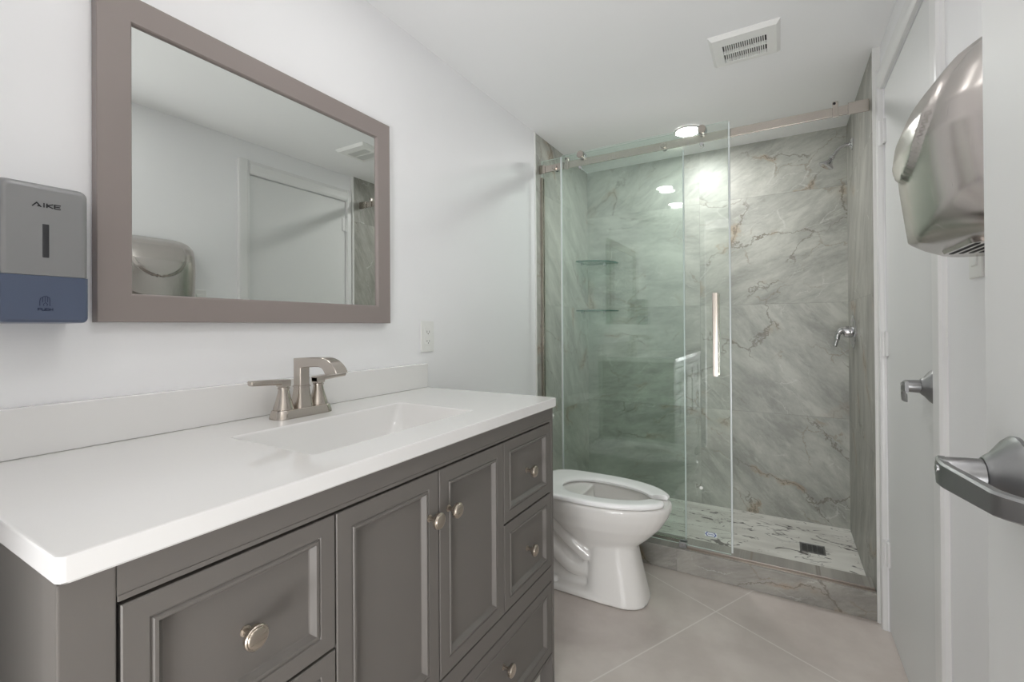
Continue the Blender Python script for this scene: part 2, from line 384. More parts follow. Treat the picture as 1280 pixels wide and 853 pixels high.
def lever(parent, sgn, o, droop=0):
    """Commercial lever: flared rose on the door, round neck along -x, bent blade running sgn*y."""
    x, y, z = o
    bm = B(); lathe(bm, [(.044, 0), (.044, -.004), (.040, -.009), (.026, -.020), (.0215, -.026), (.019, -.028)], o, 'x', 40)
    h = obj('door_handle', bm, M['satin_chrome'], parent)
    bm = B(); lathe(bm, [(.0165, -.026), (.0165, -.0285)], o, 'x', 28); obj('collar', bm, M['slot'], h)
    bm = B(); lathe(bm, [(.0175, -.0285), (.0172, -.040), (.0155, -.060), (.0125, -.064)], o, 'x', 32); obj('neck', bm, M['satin_chrome'], h)
    pts = [(-.0625, -.016), (-.0655, 0.0), (-.0655, .018), (-.050, .098), (-.044, .108), (-.030, .123), (-.014, .139)]
    inn = [(-.0545, -.016), (-.0575, 0.0), (-.0570, .018), (-.041, .091), (-.036, .100), (-.023, .114), (-.008, .130)]
    if droop: pts, inn = pts[:5], inn[:5]
    bm = B(); rings = []
    for (px, py), (qx, qy) in zip(pts, inn):
        hh = .0135 if py > .0 else .0145
        zc = -.001-droop*max(0, py)
        hh = hh-.03*max(0, py-.03)
        P = [(px, py, -hh+.002), (px, py, hh-.002), (px*.7+qx*.3, py*.7+qy*.3, hh), (qx, qy, hh), (qx, qy, -hh), (px*.7+qx*.3, py*.7+qy*.3, -hh)]
        rings.append([Vector((x+a, y+sgn*bq, z+zc+c)) for a, bq, c in P])
    loft(bm, rings); obj('blade', bm, M['satin_chrome'], h, smooth=25)
    bm = B(); lathe(bm, [(.0045, 0), (.0045, -.0014), (.003, -.002)], (x-.0655, y+sgn*.006, z+.004), 'x', 16); obj('screw', bm, M['chrome'], h)
    return h
# far door, closed, flush in the right wall
bm = box(B(), XD+.004, XD+.044, DY0+.003, DY1-.003, .012, DZ-.003, .0015)
d1 = struct('door_1', bm, M['door'], 'white flush closed door beside the shower', 'door')
lever(d1, 1, (XD+.004, 1.455, 1.008), droop=.42)
for zc in (1.912, 1.10, .30):
    bm = B(); lathe(bm, [(.007, -.045), (.0075, -.044), (.0075, .044), (.007, .045)], (XD-.006, DY1+.0, zc), 'z', 14)
    lathe(bm, [(.0085, -.049), (.0085, -.045)], (XD-.006, DY1, zc), 'z', 14); lathe(bm, [(.0085, .045), (.0085, .049)], (XD-.006, DY1, zc), 'z', 14)
    box(bm, XD-.004, XD+.004, DY1-.03, DY1, zc-.045, zc+.045)
    obj('hinge', bm, M['trim'], d1)
# open entrance door beside the camera
bm = box(B(), 1.400, 1.440, -.225, .603, .012, 2.05, .0015)
d2 = struct('door_2', bm, M['door'], 'white flush entrance door standing open at the right edge of the photo', 'door')
lever(d2, -1, (1.400, .513, 1.013))
bm = B(); box(bm, 1.408, 1.432, .6015, .6045, .955, 1.07, .001); lathe(bm, [(.009, 0), (.008, .010)], (1.42, .6035, 1.013), 'y', 16); obj('latch_plate', bm, M['satin_chrome'], d2)
for zc in (1.85, 1.05, .25):
    bm = B(); lathe(bm, [(.007, -.045), (.007, .045)], (1.447, -.228, zc), 'z', 14); box(bm, 1.412, 1.447, -.228, -.2255, zc-.045, zc+.045); obj('hinge', bm, M['satin_chrome'], d2)

# ---------------------------------------------------------------- vanity
van = thing('vanity_cabinet', 'grey painted bathroom vanity cabinet with panelled doors and drawers', 'vanity', (.27, .6, 0))
y0, y1 = .003, 1.189
b = B(); P = .05; zt = H-CT-.002
bt = .0015
for ya, yb in ((y0, y0+P), (y1-.018, y1)):
    box(b, XF-.045, XF, ya, yb, 0, zt, .003)
    box(b, .004, .05, ya, min(yb, ya+P), 0, zt, .002)
box(b, .05, XF-.045, y0+.006, y0+.022, .105, zt)
box(b, .05, XF-.045, y1-.016, y1-.002, .105, zt)
box(b, XF-.022, XF, y0+P, y1-.018, .872, zt)                 # frieze rail
box(b, XF-.022, XF, y0+P, y1-.018, .362, .408)
box(b, XF-.022, XF, y0+P, y1-.018, .118, .128)
box(b, XF-.0205, XF+.0014, y0+P, y1-.018, .8715, .8785, .001)    # small bead under the frieze
box(b, .004, XF-.02, y0+.02, y1-.016, .105, .118)
obj('carcass', b, M['vanity'], van)
obj('gap_shade_block', box(B(), .01, XF-.023, y0+.024, y1-.018, .12, .81), M['vanity_gap_shade'], van, smooth=0)  # dark block behind the fronts stands in for shade in the gaps
def front(ya, yb, za, zb, m_=.043):
    bm = B(); rings = []
    for ins, dx in ((0, -.019), (0, -.0015), (.0015, 0), (m_-.016, 0), (m_-.0145, -.002), (m_-.013, -.002), (m_-.011, .0008), (m_-.007, .0008), (m_-.004, -.004), (m_-.001, -.0085), (m_+.001, -.0095), (m_+.006, -.0095)):
        rings.append([Vector((XF+dx, y, z)) for y, z in ((ya+ins, za+ins), (yb-ins, za+ins), (yb-ins, zb-ins), (ya+ins, zb-ins))])
    return loft(bm, rings)
def knob(parent, y, z, dx=-.0095):
    bm = B(); lathe(bm, [(.0075, 0), (.0075, .0015), (.0048, .003), (.0046, .014), (.007, .018), (.0145, .021), (.0165, .0235), (.0168, .029), (.0155, .0305), (.0138, .0302), (.0135, .0312), (.012, .0325), (.006, .0333)], (XF+dx, y, z), 'x', 36)
    return obj('knob', bm, M['knob'], parent)
YA, YB_, YC_, YD = .0565, .3445, .881, 1.1685
g = .0015
for ya, yb, za, zb in ((YA, YB_-g, .648, .866), (YA, YB_-g, .411, .643), (YC_+g, YD, .648, .866), (YC_+g, YD, .411, .643)):
    o = obj('drawer', front(ya, yb, za, zb), M['vanity'], van, smooth=20); knob(o, (ya+yb)/2, (za+zb)/2-.004)
mid = .6115
for ya, yb, ky in ((YB_+g, mid-g, mid-.032), (mid+g, YC_-g, mid+.032)):
    o = obj('door', front(ya, yb, .411, .866, .047), M['vanity'], van, smooth=20); knob(o, ky, .774, 0)
o = obj('drawer', front(YA, YD, .131, .357), M['vanity'], van, smooth=20)
for ky in (.337, .888): knob(o, ky, .262)
# counter with integral basin and backsplash
top = thing('countertop', 'glossy white vanity countertop with rectangular integral basin', 'countertop', (.28, .6, H-CT))
b = B()
def cr(ins, z, r=.008): return rrect(0.001+ins, D-ins, 0+ins, W-ins, r, z)
bx = (.182, .455, .372, .872)
def br(ins, z, r): return rrect(bx[0]+ins, bx[1]-ins, bx[2]+ins, bx[3]-ins, r, z)
def brs(i0, i1, j0, j1, z, r): return rrect(bx[0]+i0, bx[1]-i1, bx[2]+j0, bx[3]-j1, r, z)
loft(b, [br(-.02, H-CT, .03), cr(.003, H-CT), cr(0, H-CT+.003), cr(0, H-.004), cr(.0012, H-.0012), cr(.004, H), br(-.004, H, .012), br(-.001, H-.0012, .011), br(.002, H-.005, .014),
         brs(.008, .008, .012, .02, H-.05, .03), brs(.014, .016, .022, .045, H-.090, .045), brs(.03, .035, .045, .09, H-.110, .055), brs(.07, .075, .12, .17, H-.1165, .05), brs(.11, .12, .2, .22, H-.119, .02)], cap0=False)
obj('counter_slab', b, M['counter'], top, smooth=40)
obj('backsplash', box(B(), .001, .021, .0005, W-.0005, H+.0003, H+.091, .003, 3), M['counter'], top)
bm = B(); lathe(bm, [(.022, 0), (.022, .002), (.019, .003), (.016, .001), (.004, .0015)], ((bx[0]+bx[1])/2-.02, .62, H-.119), 'z', 28); obj('drain', bm, M['chrome'], top)

# faucet: 4 inch centreset, brushed nickel
fa = thing('faucet', 'brushed nickel two-handle centreset faucet behind the basin', 'faucet', (.094, .603, H))
FX, FY = .092, .603
b = B(); loft(b, [rrect(FX-.030, FX+.032, FY-.083, FY+.083, .026, H+.0002, 8), rrect(FX-.030, FX+.032, FY-.083, FY+.083, .026, H+.004, 8), rrect(FX-.026, FX+.028, FY-.079, FY+.079, .024, H+.020, 8), rrect(FX-.024, FX+.026, FY-.077, FY+.077, .022, H+.022, 8)])
obj('base', b, M['nickel'], fa)
for s in (-1, 1):
    cy = FY+s*.051; z = H+.022
    bm = B(); lathe(bm, [(.0245, 0), (.0250, .002), (.0235, .008), (.0185, .024), (.0145, .040), (.0130, .050), (.0130, .052), (.0145, .053), (.0145, .056), (.0128, .057), (.0128, .060)], (FX, cy, z), 'z', 32)
    h = obj('handle', bm, M['nickel'], fa)
    bm = B()
    # square post carrying a flat lever that runs outward
    box(bm, FX-.0125, FX+.0125, cy-.0125, cy+.0125, z+.058, z+.074, .002)
    L = .088
    rg = []
    for t, hw, zz, th in ((-.0125, .0125, .074, .012), (.02, .0118, .0765, .012), (.055, .0105, .078, .011), (L-.003, .0095, .079, .0105), (L, .0075, .079, .008)):
        rg.append([Vector((FX+a, cy+s*t, z+zz+c)) for a, c in ((-hw, -th*.7), (-hw*.7, -th), (hw*.7, -th), (hw, -th*.7), (hw, 0), (hw*.7, .002), (-hw*.7, .002), (-hw, 0))])
    loft(bm, rg); obj('lever', bm, M['nickel'], h, smooth=30)
b = B(); z = H+.020
loft(b, [rrect(FX-a, FX+a, FY-a, FY+a, r, z+h, 5) for a, r, h in ((.0245, .014, 0), (.0245, .014, .003), (.021, .010, .018), (.0175, .007, .036), (.0155, .005, .052), (.0155, .005, .054), (.0170, .005, .0545), (.0170, .005, .058), (.0150, .004, .0585), (.0150, .004, .061))])
obj('spout_base', b, M['nickel'], fa)
outer = [(FX-.0145, 1.022), (FX-.0145, 1.096), (.12, 1.0985), (.165, 1.100), (.190, 1.1005), (.207, 1.098), (.222, 1.093), (.236, 1.084), (.246, 1.074), (.252, 1.064)]
inner = [(FX+.0145, 1.022), (FX+.0145, 1.071), (.13, 1.0735), (.162, 1.076), (.178, 1.0765), (.190, 1.0745), (.198, 1.070), (.204, 1.064), (.208, 1.0595), (.212, 1.0565)]
hw = [.0140, .0140, .0140, .0140, .0145, .0155, .0165, .0175, .018, .0182]
b = B(); rg = []
for (ox, oz), (ix, iz), h_ in zip(outer, inner, hw):
    o_, i_ = Vector((ox, 0, oz)), Vector((ix, 0, iz)); d = (i_-o_); e = d.normalized()*.0018
    pts = [(o_+e, -h_), (o_, -h_+.0018), (o_, h_-.0018), (o_+e, h_), (i_-e, h_), (i_, h_-.0018), (i_, -h_+.0018), (i_-e, -h_)]
    rg.append([Vector((p.x, FY+y, p.z)) for p, y in pts])
loft(b, rg); obj('spout', b, M['nickel'], fa, smooth=30)

# ---------------------------------------------------------------- mirror
mi = thing('wall_mirror', 'large wall mirror in a taupe mitred frame above the vanity', 'mirror', (0, .6, 1.53))
a0, a1, c0, c1, fw = .202, .994, 1.190, 1.872, .0593
b = B(); rings = []
for ins, x in ((0, .002), (0, .0235), (.0015, .025), (fw-.004, .025), (fw-.001, .022), (fw, .016), (fw, .010)):
    rings.append([Vector((x, y, z)) for y, z in ((a0+ins, c0+ins), (a1-ins, c0+ins), (a1-ins, c1-ins), (a0+ins, c1-ins))])
rings.append([Vector((.002, y, z)) for y, z in ((a0+fw, c0+fw), (a1-fw, c0+fw), (a1-fw, c1-fw), (a0+fw, c1-fw))])
loft(b, rings, cap0=False, cap1=False)
t = bmesh.new()
obj('frame', b, M['frame'], mi, smooth=20)
obj('mirror_glass', box(B(), .003, .0165, a0+fw-.0, a1-fw+.0, c0+fw-.0, c1-fw+.0), M['mirror'], mi, smooth=0)

# ---------------------------------------------------------------- soap dispenser on the left wall
di = thing('soap_dispenser', 'silver and blue wall soap dispenser left of the mirror', 'dispenser', (0, .11, 1.19))
sy0, sy1, sz0, sz1, sx = .052, .168, 1.187, 1.427, .10
zb = 1.268
def dring(x, ins, z0_, z1_, rt, rb):
    out = []
    for cy, cz, a_0, r in ((sy1-ins-rt, z1_-ins-rt, 0, rt), (sy0+ins+rt, z1_-ins-rt, PI/2, rt), (sy0+ins+rb, z0_+rb, PI, rb), (sy1-ins-rb, z0_+rb, 1.5*PI, rb)):
        for k in range(7):
            a = a_0+PI/2*k/6; out.append(Vector((x, cy+r*math.cos(a), cz+r*math.sin(a))))
    return out
b = B(); loft(b, [dring(.001, 0, zb+.0006, sz1, .012, .0008), dring(sx-.014, 0, zb+.0006, sz1, .012, .0008), dring(sx-.006, .002, zb+.0006, sz1, .012, .0008), dring(sx-.0015, .006, zb+.0006, sz1, .012, .0008), dring(sx, .012, zb+.0006, sz1, .010, .0008)])
obj('upper_shell', b, M['disp'], di)
def dring2(x, ins, r=.008):
    out = []
    for cy, cz, a_0, rr in ((sy1-ins-.0008, zb-.0008, 0, .0008), (sy0+ins+.0008, zb-.0008, PI/2, .0008), (sy0+ins+r, sz0+ins+r, PI, r), (sy1-ins-r, sz0+ins+r, 1.5*PI, r)):
        for k in range(7):
            a = a_0+PI/2*k/6; out.append(Vector((x, cy+rr*math.cos(a), cz+rr*math.sin(a))))
    return out
b = B(); loft(b, [dring2(.001, 0), dring2(sx-.012, 0), dring2(sx-.004, .0015), dring2(sx-.0005, .006)])
pb = obj('push_panel', b, M['disp_blue'], di)
obj('level_window', box(B(), sx-.002, sx+.0008, .1055, .1145, 1.299, 1.357, .0015), M['window'], di)
# lettering: stroke letters laid on the front plane (y runs along the word, z is up)
def strokes(bm, segs, y, z, w_, h_, th, x, thk=.0006):
    for (a, b_), (c, d) in segs:
        p, q = Vector((0, y+a*w_, z+b_*h_)), Vector((0, y+c*w_, z+d*h_)); dv = (q-p).normalized(); nv = Vector((0, -dv.z, dv.y))*th/2; e = dv*th*.25
        r = [p-e+nv, q+e+nv, q+e-nv, p-e-nv]
        loft(bm, [[Vector((x, v.y, v.z)) for v in r], [Vector((x+thk, v.y, v.z)) for v in r]])
GL = {'A': [((0, 0), (.5, 1)), ((.5, 1), (1, 0)), ((.62, .18), (.8, .18))], 'I': [((.5, 0), (.5, 1))], 'K': [((0, 0), (0, 1)), ((.05, .5), (1, 1)), ((.05, .5), (1, 0))],
      'E': [((0, 0), (1, 0)), ((0, .5), (.9, .5)), ((0, 1), (1, 1)), ((0, 0), (0, 1))], 'P': [((0, 0), (0, 1)), ((0, 1), (1, 1)), ((1, 1), (1, .45)), ((1, .45), (0, .45))],
      'U': [((0, 1), (0, 0)), ((0, 0), (1, 0)), ((1, 0), (1, 1))], 'S': [((1, 1), (0, 1)), ((0, 1), (0, .5)), ((0, .5), (1, .5)), ((1, .5), (1, 0)), ((1, 0), (0, 0))],
      'H': [((0, 0), (0, 1)), ((1, 0), (1, 1)), ((0, .5), (1, .5))]}
bm = B(); yy = .0935
for ch, wd in (('A', .0105), ('I', .003), ('K', .0075), ('E', .0075)):
    strokes(bm, GL[ch], yy, 1.3855, wd, .0066, .0017, sx); yy += wd+.0022
obj('brand_lettering', bm, M['black_print'], di, smooth=0)
bm = B(); yy = .1005
for ch in 'PUSH':
    strokes(bm, GL[ch], yy, 1.2085, .0035, .0038, .0011, sx-.0005); yy += .0049
obj('push_lettering', bm, M['navy_print'], pb, smooth=0)
bm = B()
hand = []
def arc(pts, th=.0009):
    for p, q in zip(pts[:-1], pts[1:]): strokes(bm, [((p[0], p[1]), (q[0], q[1]))], .1095, 1.2165, .001, .001, th, sx-.0005)
arc([(-7, 0), (-7, 8), (-6, 13), (-4.5, 14), (-3.5, 12.5), (-3.5, 6)]); arc([(-3.5, 12.5), (-3, 15.5), (-1.8, 16.5), (-.4, 15.5), (-.4, 6.5)])
arc([(-.4, 15.5), (.8, 17), (2.2, 16), (2.6, 14), (2.6, 6.5)]); arc([(2.6, 14), (3.8, 15), (5.2, 13.5), (5.6, 10), (5.6, 0)]); arc([(-2, 0), (-2.6, 3), (0, 5.5), (2.6, 3), (1.8, 0)])
obj('hand_icon', bm, M['navy_print'], pb, smooth=0)

# ---------------------------------------------------------------- outlet and switch
ou = thing('wall_outlet', 'small white wall outlet between mirror and shower', 'outlet', (0, 1.209, 1.14))
obj('cover_plate', box(B(), .0005, .006, 1.172, 1.246, 1.080, 1.200, .0025, 3), M['plastic'], ou)
b = box(B(), .005, .0085, 1.192, 1.226, 1.106, 1.174, .0015)
fo = obj('receptacle', b, M['plastic'], ou)
for zc in (1.122, 1.158):
    b = B()
    box(b, .0083, .0088, 1.2015, 1.2032, zc-.004, zc+.004); box(b, .0083, .0088, 1.2148, 1.2165, zc-.004, zc+.004); lathe(b, [(.0022, 0), (.0022, .0004)], (.0084, 1.209, zc-.008), 'x', 12)
    obj('socket_slots', b, M['slot'], fo, smooth=0)
sw = thing('light_switch', 'white rocker light switch on the wall below the hand dryer', 'switch', (XD, 1.11, 1.32))
obj('cover_plate', box(B(), XD-.006, XD-.0005, 1.077, 1.147, 1.268, 1.383, .0025, 3), M['plastic'], sw)
bm = B(); extrude(bm, [(XD-.005, 1.292), (XD-.009, 1.294), (XD-.0065, 1.326), (XD-.0115, 1.357), (XD-.005, 1.359)], 'y', 1.096, 1.128, bev=.0006)
obj('rocker', bm, M['plastic'], sw)

# ---------------------------------------------------------------- hand dryer on the right wall
dr = thing('hand_dryer', 'brushed stainless steel wall hand dryer beside the open door', 'hand dryer', (XD, .872, 1.31))
yc, hwid, zb0, zt0 = .872, .198, 1.306, 1.628
prof = [(0.0, .118), (.03, .138), (.07, .146), (.2, .152), (.38, .160), (.5, .163), (.62, .158), (.74, .143), (.84, .118), (.92, .083), (.97, .048), (1.0, .012)]
def pint(t):
    for (a, x), (c, y) in zip(prof[:-1], prof[1:]):
        if t <= c:
            k = (t-a)/(c-a); return x+(y-x)*k
    return prof[-1][1]
NS, NT = 72, 64
def dryer_pt(i, j):
    s = -1+2*i/NS; t = j/NT
    # rounded upper corners in the wall plane
    z = zb0+(zt0-zb0)*t
    lim = 1.0
    if t > .80: lim = 1-.36*(1-math.sqrt(max(0, 1-((t-.80)/.20)**2)))
    if t < .06: lim = 1-.05*(1-t/.06)
    ss = math.copysign(1-(1-abs(s))**1.15, s) if False else s
    dep = pint(t)*.955
    tb = .03+.24*max(0, -s)**1.3+.08*max(0, s)
    if t < tb: dep *= 1-.20*((tb-t)/tb)**1.2
    prof_s = max(0.0, 1-abs(ss)**5.0)**.42*(1-.10*abs(ss)**1.6)
    d = dep*prof_s
    # shield: raised centre plate narrowing towards its round lower end
    zz = (t-.47)/.40
    half = .62 if zz > .7 else .62*(math.sqrt(max(0, min(1, 1-((.7-zz)/.95)**2))) if zz > -.25 else 0)
    k = (half-abs(ss))/.06
    k = max(0, min(1, k)); k = k*k*(3-2*k)
    d += .008*k*min(1, max(0, (1-t)/.10))
    # centre nose below the shield
    d += .006*math.exp(-(ss/.35)**2)*max(0, 1-t/.5)
    return Vector((XD-.002-max(d, 0.0), yc+ss*hwid*lim, z))
bm = B(); g_ = [[bm.verts.new(dryer_pt(i, j)) for i in range(NS+1)] for j in range(NT+1)]
for j in range(NT):
    for i in range(NS): bm.faces.new((g_[j][i], g_[j][i+1], g_[j+1][i+1], g_[j+1][i]))
# bottom and back closing faces
bl = [bm.verts.new((XD-.002, v.co.y, v.co.z)) for v in g_[0]]
for i in range(NS):
    if (g_[0][i].co-bl[i].co).length > 1e-6 or (g_[0][i+1].co-bl[i+1].co).length > 1e-6:
        bm.faces.new((g_[0][i+1], g_[0][i], bl[i], bl[i+1]))
bmesh.ops.remove_doubles(bm, verts=bm.verts, dist=1e-5)
obj('cover', bm, M['steel'], dr, smooth=50)
obj('back_plate', box(B(), XD-.004, XD-.0005, yc-hwid+.01, yc+hwid-.01, zb0+.004, zt0-.03), M['slot'], dr, smooth=0)
bm = B(); loft(bm, [rrect(XD-.095, XD-.02, yc-.085, yc+.085, .02, zb0+.001), rrect(XD-.092, XD-.023, yc-.082, yc+.082, .018, zb0-.006)])
noz = obj('air_outlet', bm, M['steel'], dr)
bm = B()
for k in range(5): box(bm, XD-.086+k*.013, XD-.080+k*.013, yc-.065, yc+.065, zb0-.0067, zb0-.0055)
obj('slots', bm, M['slot'], noz, smooth=0)

# ---------------------------------------------------------------- ceiling vent and lights
ve = thing('ceiling_vent', 'square white exhaust fan grille on the ceiling', 'vent', (1.075, 1.84, ZC))
vx0, vx1, vy0, vy1 = .955, 1.195, 1.722, 1.945
b = B(); gx0, gx1, gy0, gy1 = 1.000, 1.150, 1.778, 1.905
def vr(ins, z): return [Vector((x, y, z)) for x, y in ((vx0+ins, vy0+ins), (vx1-ins, vy0+ins), (vx1-ins, vy1-ins), (vx0+ins, vy1-ins))]
def gr(ins, z): return [Vector((x, y, z)) for x, y in ((gx0+ins, gy0+ins), (gx1-ins, gy0+ins), (gx1-ins, gy1-ins), (gx0+ins, gy1-ins))]
loft(b, [gr(0, ZC-.001), vr(0, ZC-.001), vr(0, ZC-.004), vr(.012, ZC-.016), gr(0, ZC-.019), gr(0, ZC-.003), gr(0, ZC-.001)], cap0=False, cap1=False)
obj('cover_frame', b, M['plastic'], ve, smooth=20)
obj('dark_backing', box(B(), gx0, gx1, gy0, gy1, ZC-.004, ZC-.002), M['slot'], ve, smooth=0)
b = B(); N = 20; st = (gx1-gx0)/N
for k in range(1, N): box(b, gx0+k*st-.0018, gx0+k*st+.0018, gy0, gy1, ZC-.018, ZC-.006)
ym = (gy0+gy1)/2; box(b, gx0, gx1, ym-.003, ym+.003, ZC-.0185, ZC-.006)
obj('louvre', b, M['plastic'], ve, smooth=0)
def light(x, y, lab, m='lamp', r=1.0):
    t = thing('ceiling_light', lab, 'ceiling light', (x, y, ZC))
    b = B(); lathe(b, [(.062, -.001), (.078, -.001), (.078, -.004), (.072, -.008), (.064, -.009), (.062, -.007)], (x, y, ZC), 'z', 40, cap0=False, cap1=False); obj('trim_ring', b, M['plastic'], t)
    b = B(); lathe(b, [(.064, -.001), (.064, -.006), (.060, -.0075)], (x, y, ZC), 'z', 40); obj('diffuser', b, M[m], t)
light(.747, 2.56, 'round recessed light glowing in the shower ceiling', 'lamp_shower')
light(.405, .75, 'round recessed light over the vanity, the one nearer the shower')
light(1.15, .42, 'round recessed fill light added out of view in the ceiling near the entrance', 'lamp_fill')  # added fill lamp, kept out of view, to brighten walls and room
light(.385, .20, 'round recessed light over the vanity, the one nearer the entrance')

# ---------------------------------------------------------------- toilet
to = thing('toilet', 'white elongated floor-mounted toilet between vanity and shower', 'toilet', (.35, 1.80, 0))
TY = 1.815
def egg(xb, xf, hw_, z, n=40, p=2.15, c=.42, yo=0):
    """egg-shaped ring: back at xb, tip at xf, widest at fraction c"""
    xc = xb+(xf-xb)*c; out = []
    for k in range(n):
        a = 2*PI*k/n; ca, sa = math.cos(a), math.sin(a)
        rx = (xf-xc) if ca > 0 else (xc-xb)
        e = 2/p
        out.append(Vector((xc+rx*math.copysign(abs(ca)**e, ca), TY+yo+hw_*math.copysign(abs(sa)**e, sa), z)))
    return out
b = B()
# bowl with cavity
loft(b, [egg(.38, .62, .07, .20), egg(.34, .655, .095, .235), egg(.29, .700, .127, .275), egg(.245, .748, .158, .325), egg(.222, .779, .177, .375), egg(.215, .792, .184, .41), egg(.215, .792, .184, .425), egg(.222, .785, .178, .431),
         egg(.30, .735, .125, .431), egg(.308, .727, .118, .422), egg(.315, .715, .112, .39), egg(.33, .68, .092, .33), egg(.37, .62, .06, .27), egg(.42, .55, .02, .245)])
# front column
loft(b, [egg(.43, .700, .118, .001, p=2.8), egg(.432, .697, .115, .015, p=2.8), egg(.436, .680, .106, .08, p=2.8), egg(.44, .662, .097, .16, p=2.7), egg(.445, .648, .092, .23, p=2.6), egg(.44, .645, .095, .27, p=2.4)])
# foot plate and rear body
loft(b, [rrect(.12, .60, TY-.118, TY+.118, .05, .001), rrect(.12, .60, TY-.118, TY+.118, .05, .022), rrect(.13, .58, TY-.106, TY+.106, .045, .034)])
loft(b, [rrect(.13, .52, TY-.060, TY+.060, .04, .03), rrect(.13, .52, TY-.048, TY+.048, .04, .18), rrect(.10, .45, TY-.070, TY+.070, .04, .34), rrect(.02, .42, TY-.13, TY+.13, .04, .40), rrect(.02, .42, TY-.135, TY+.135, .04, .428)])
# trapway bulges on both flanks
for s in (-1, 1):
    tube(b, spline([(.20, TY+s*.075, .37), (.28, TY+s*.068, .30), (.36, TY+s*.060, .225), (.45, TY+s*.05, .16)]), .034, 14)
    tube(b, spline([(.44, TY+s*.04, .10), (.37, TY+s*.050, .10), (.28, TY+s*.052, .16), (.21, TY+s*.05, .20), (.15, TY+s*.05, .12), (.15, TY+s*.05, .03)]), .036, 14)
bowl = obj('bowl', b, M['porcelain'], to)
r = bowl.modifiers.new('Remesh', 'REMESH'); r.mode = 'VOXEL'; r.voxel_size = .006; r.use_smooth_shade = True
sm = bowl.modifiers.new('Smooth', 'SMOOTH'); sm.iterations = 7; sm.factor = .5
# open-front seat
b = B(); rg = []; N = 72; SZ0, SZ1 = .434, .455
for k in range(N+1):
    a0_ = .20; a = a0_+(2*PI-2*a0_)*k/N; ca, sa = math.cos(a), math.sin(a)
    xc = .46
    def pt(xb, xf, hh, p):
        rx = (xf-xc) if ca > 0 else (xc-xb)
        return Vector((xc+rx*math.copysign(abs(ca)**(2/p), ca), TY+hh*math.copysign(abs(sa)**(2/p), sa), 0))
    o_ = pt(.185, .785, .187, 2.1 if ca > 0 else 4.5); i_ = pt(.31, .70, .107, 2.1)
    sc = 1.0
    if k in (0, N): o_, i_ = o_.lerp(i_, .12), i_.lerp(o_, .12)
    def q(f, z): v = o_.lerp(i_, f); return Vector((v.x, v.y, z))
    rg.append([q(.05, SZ0), q(0, SZ0+.006), q(0, SZ1-.008), q(.06, SZ1-.002), q(.2, SZ1), q(.75, SZ1-.002), q(.93, SZ1-.006), q(1, SZ1-.011), q(.97, SZ0)])
loft(b, rg)
seat = obj('seat', b, M['seat'], to, smooth=45)
b = B()
for s in (-1, 1):
    b = B(); lathe(b, [(.016, -.022), (.018, -.020), (.018, .020), (.016, .022)], (.195, TY+s*.075, .447), 'y', 20); box(b, .175, .215, TY+s*.075-.018, TY+s*.075+.018, .429, .445, .003)
    obj('hinge', b, M['seat'], seat)
# tank (stands behind the vanity)
b = B(); loft(b, [rrect(.004, .155, TY-.17, TY+.17, .03, .405), rrect(.004, .165, TY-.185, TY+.185, .03, .43), rrect(.003, .168, TY-.19, TY+.19, .03, .70)])
tk = obj('tank', b, M['porcelain'], to)
b = B(); loft(b, [rrect(.003, .176, TY-.198, TY+.198, .03, .701), rrect(.003, .178, TY-.20, TY+.20, .03, .715), rrect(.005, .172, TY-.194, TY+.194, .03, .727)]); obj('tank_lid', b, M['porcelain'], to)
b = B(); lathe(b, [(.012, 0), (.012, .008), (.006, .012)], (.168, TY-.14, .65), 'x', 16); box(b, .178, .184, TY-.145, TY-.075, .643, .657, .003); obj('flush_handle', b, M['chrome'], tk)
for s in (-1, 1):
    b = B(); lathe(b, [(.017, 0), (.017, .008), (.012, .016), (.004, .020)], (.30, TY+s*.092, .0335), 'z', 20); obj('bolt_cap', b, M['plastic'], to)

# ---------------------------------------------------------------- shower fittings
tag(obj('shower_pan', box(B(), .001, XR-.001, YS+.148, YB-.001, .0, .05, 0), M['pan'], smooth=0), 'white shower floor with dark dashed marble veins', 'shower floor')
dn = thing('floor_drain', 'square metal drain in the shower floor near the right wall', 'drain', (1.316, 2.59, .05))
obj('drain_frame', (lambda b: loft(b, [[Vector((1.316+a*sx_, 2.59+c*sx_, .050+z)) for a, c in ((-1, -1), (1, -1), (1, 1), (-1, 1))] for sx_, z in ((.044, .0005), (.054, .0005), (.054, .0025), (.045, .003), (.044, .001))], cap0=False, cap1=False))(B()), M['satin_chrome'], dn, smooth=0)
obj('drain_pit', box(B(), 1.272, 1.360, 2.546, 2.634, .0502, .0512), M['slot'], dn, smooth=0)
b = B()
for k in range(8):
    y = 2.552+k*.0109
    box(b, 1.272, 1.360, y-.002, y+.002, .0512, .0532)
for x in (1.295, 1.316, 1.337): box(b, x-.0022, x+.0022, 2.546, 2.634, .0512, .0532)
obj('grate', b, M['satin_chrome'], dn, smooth=0)

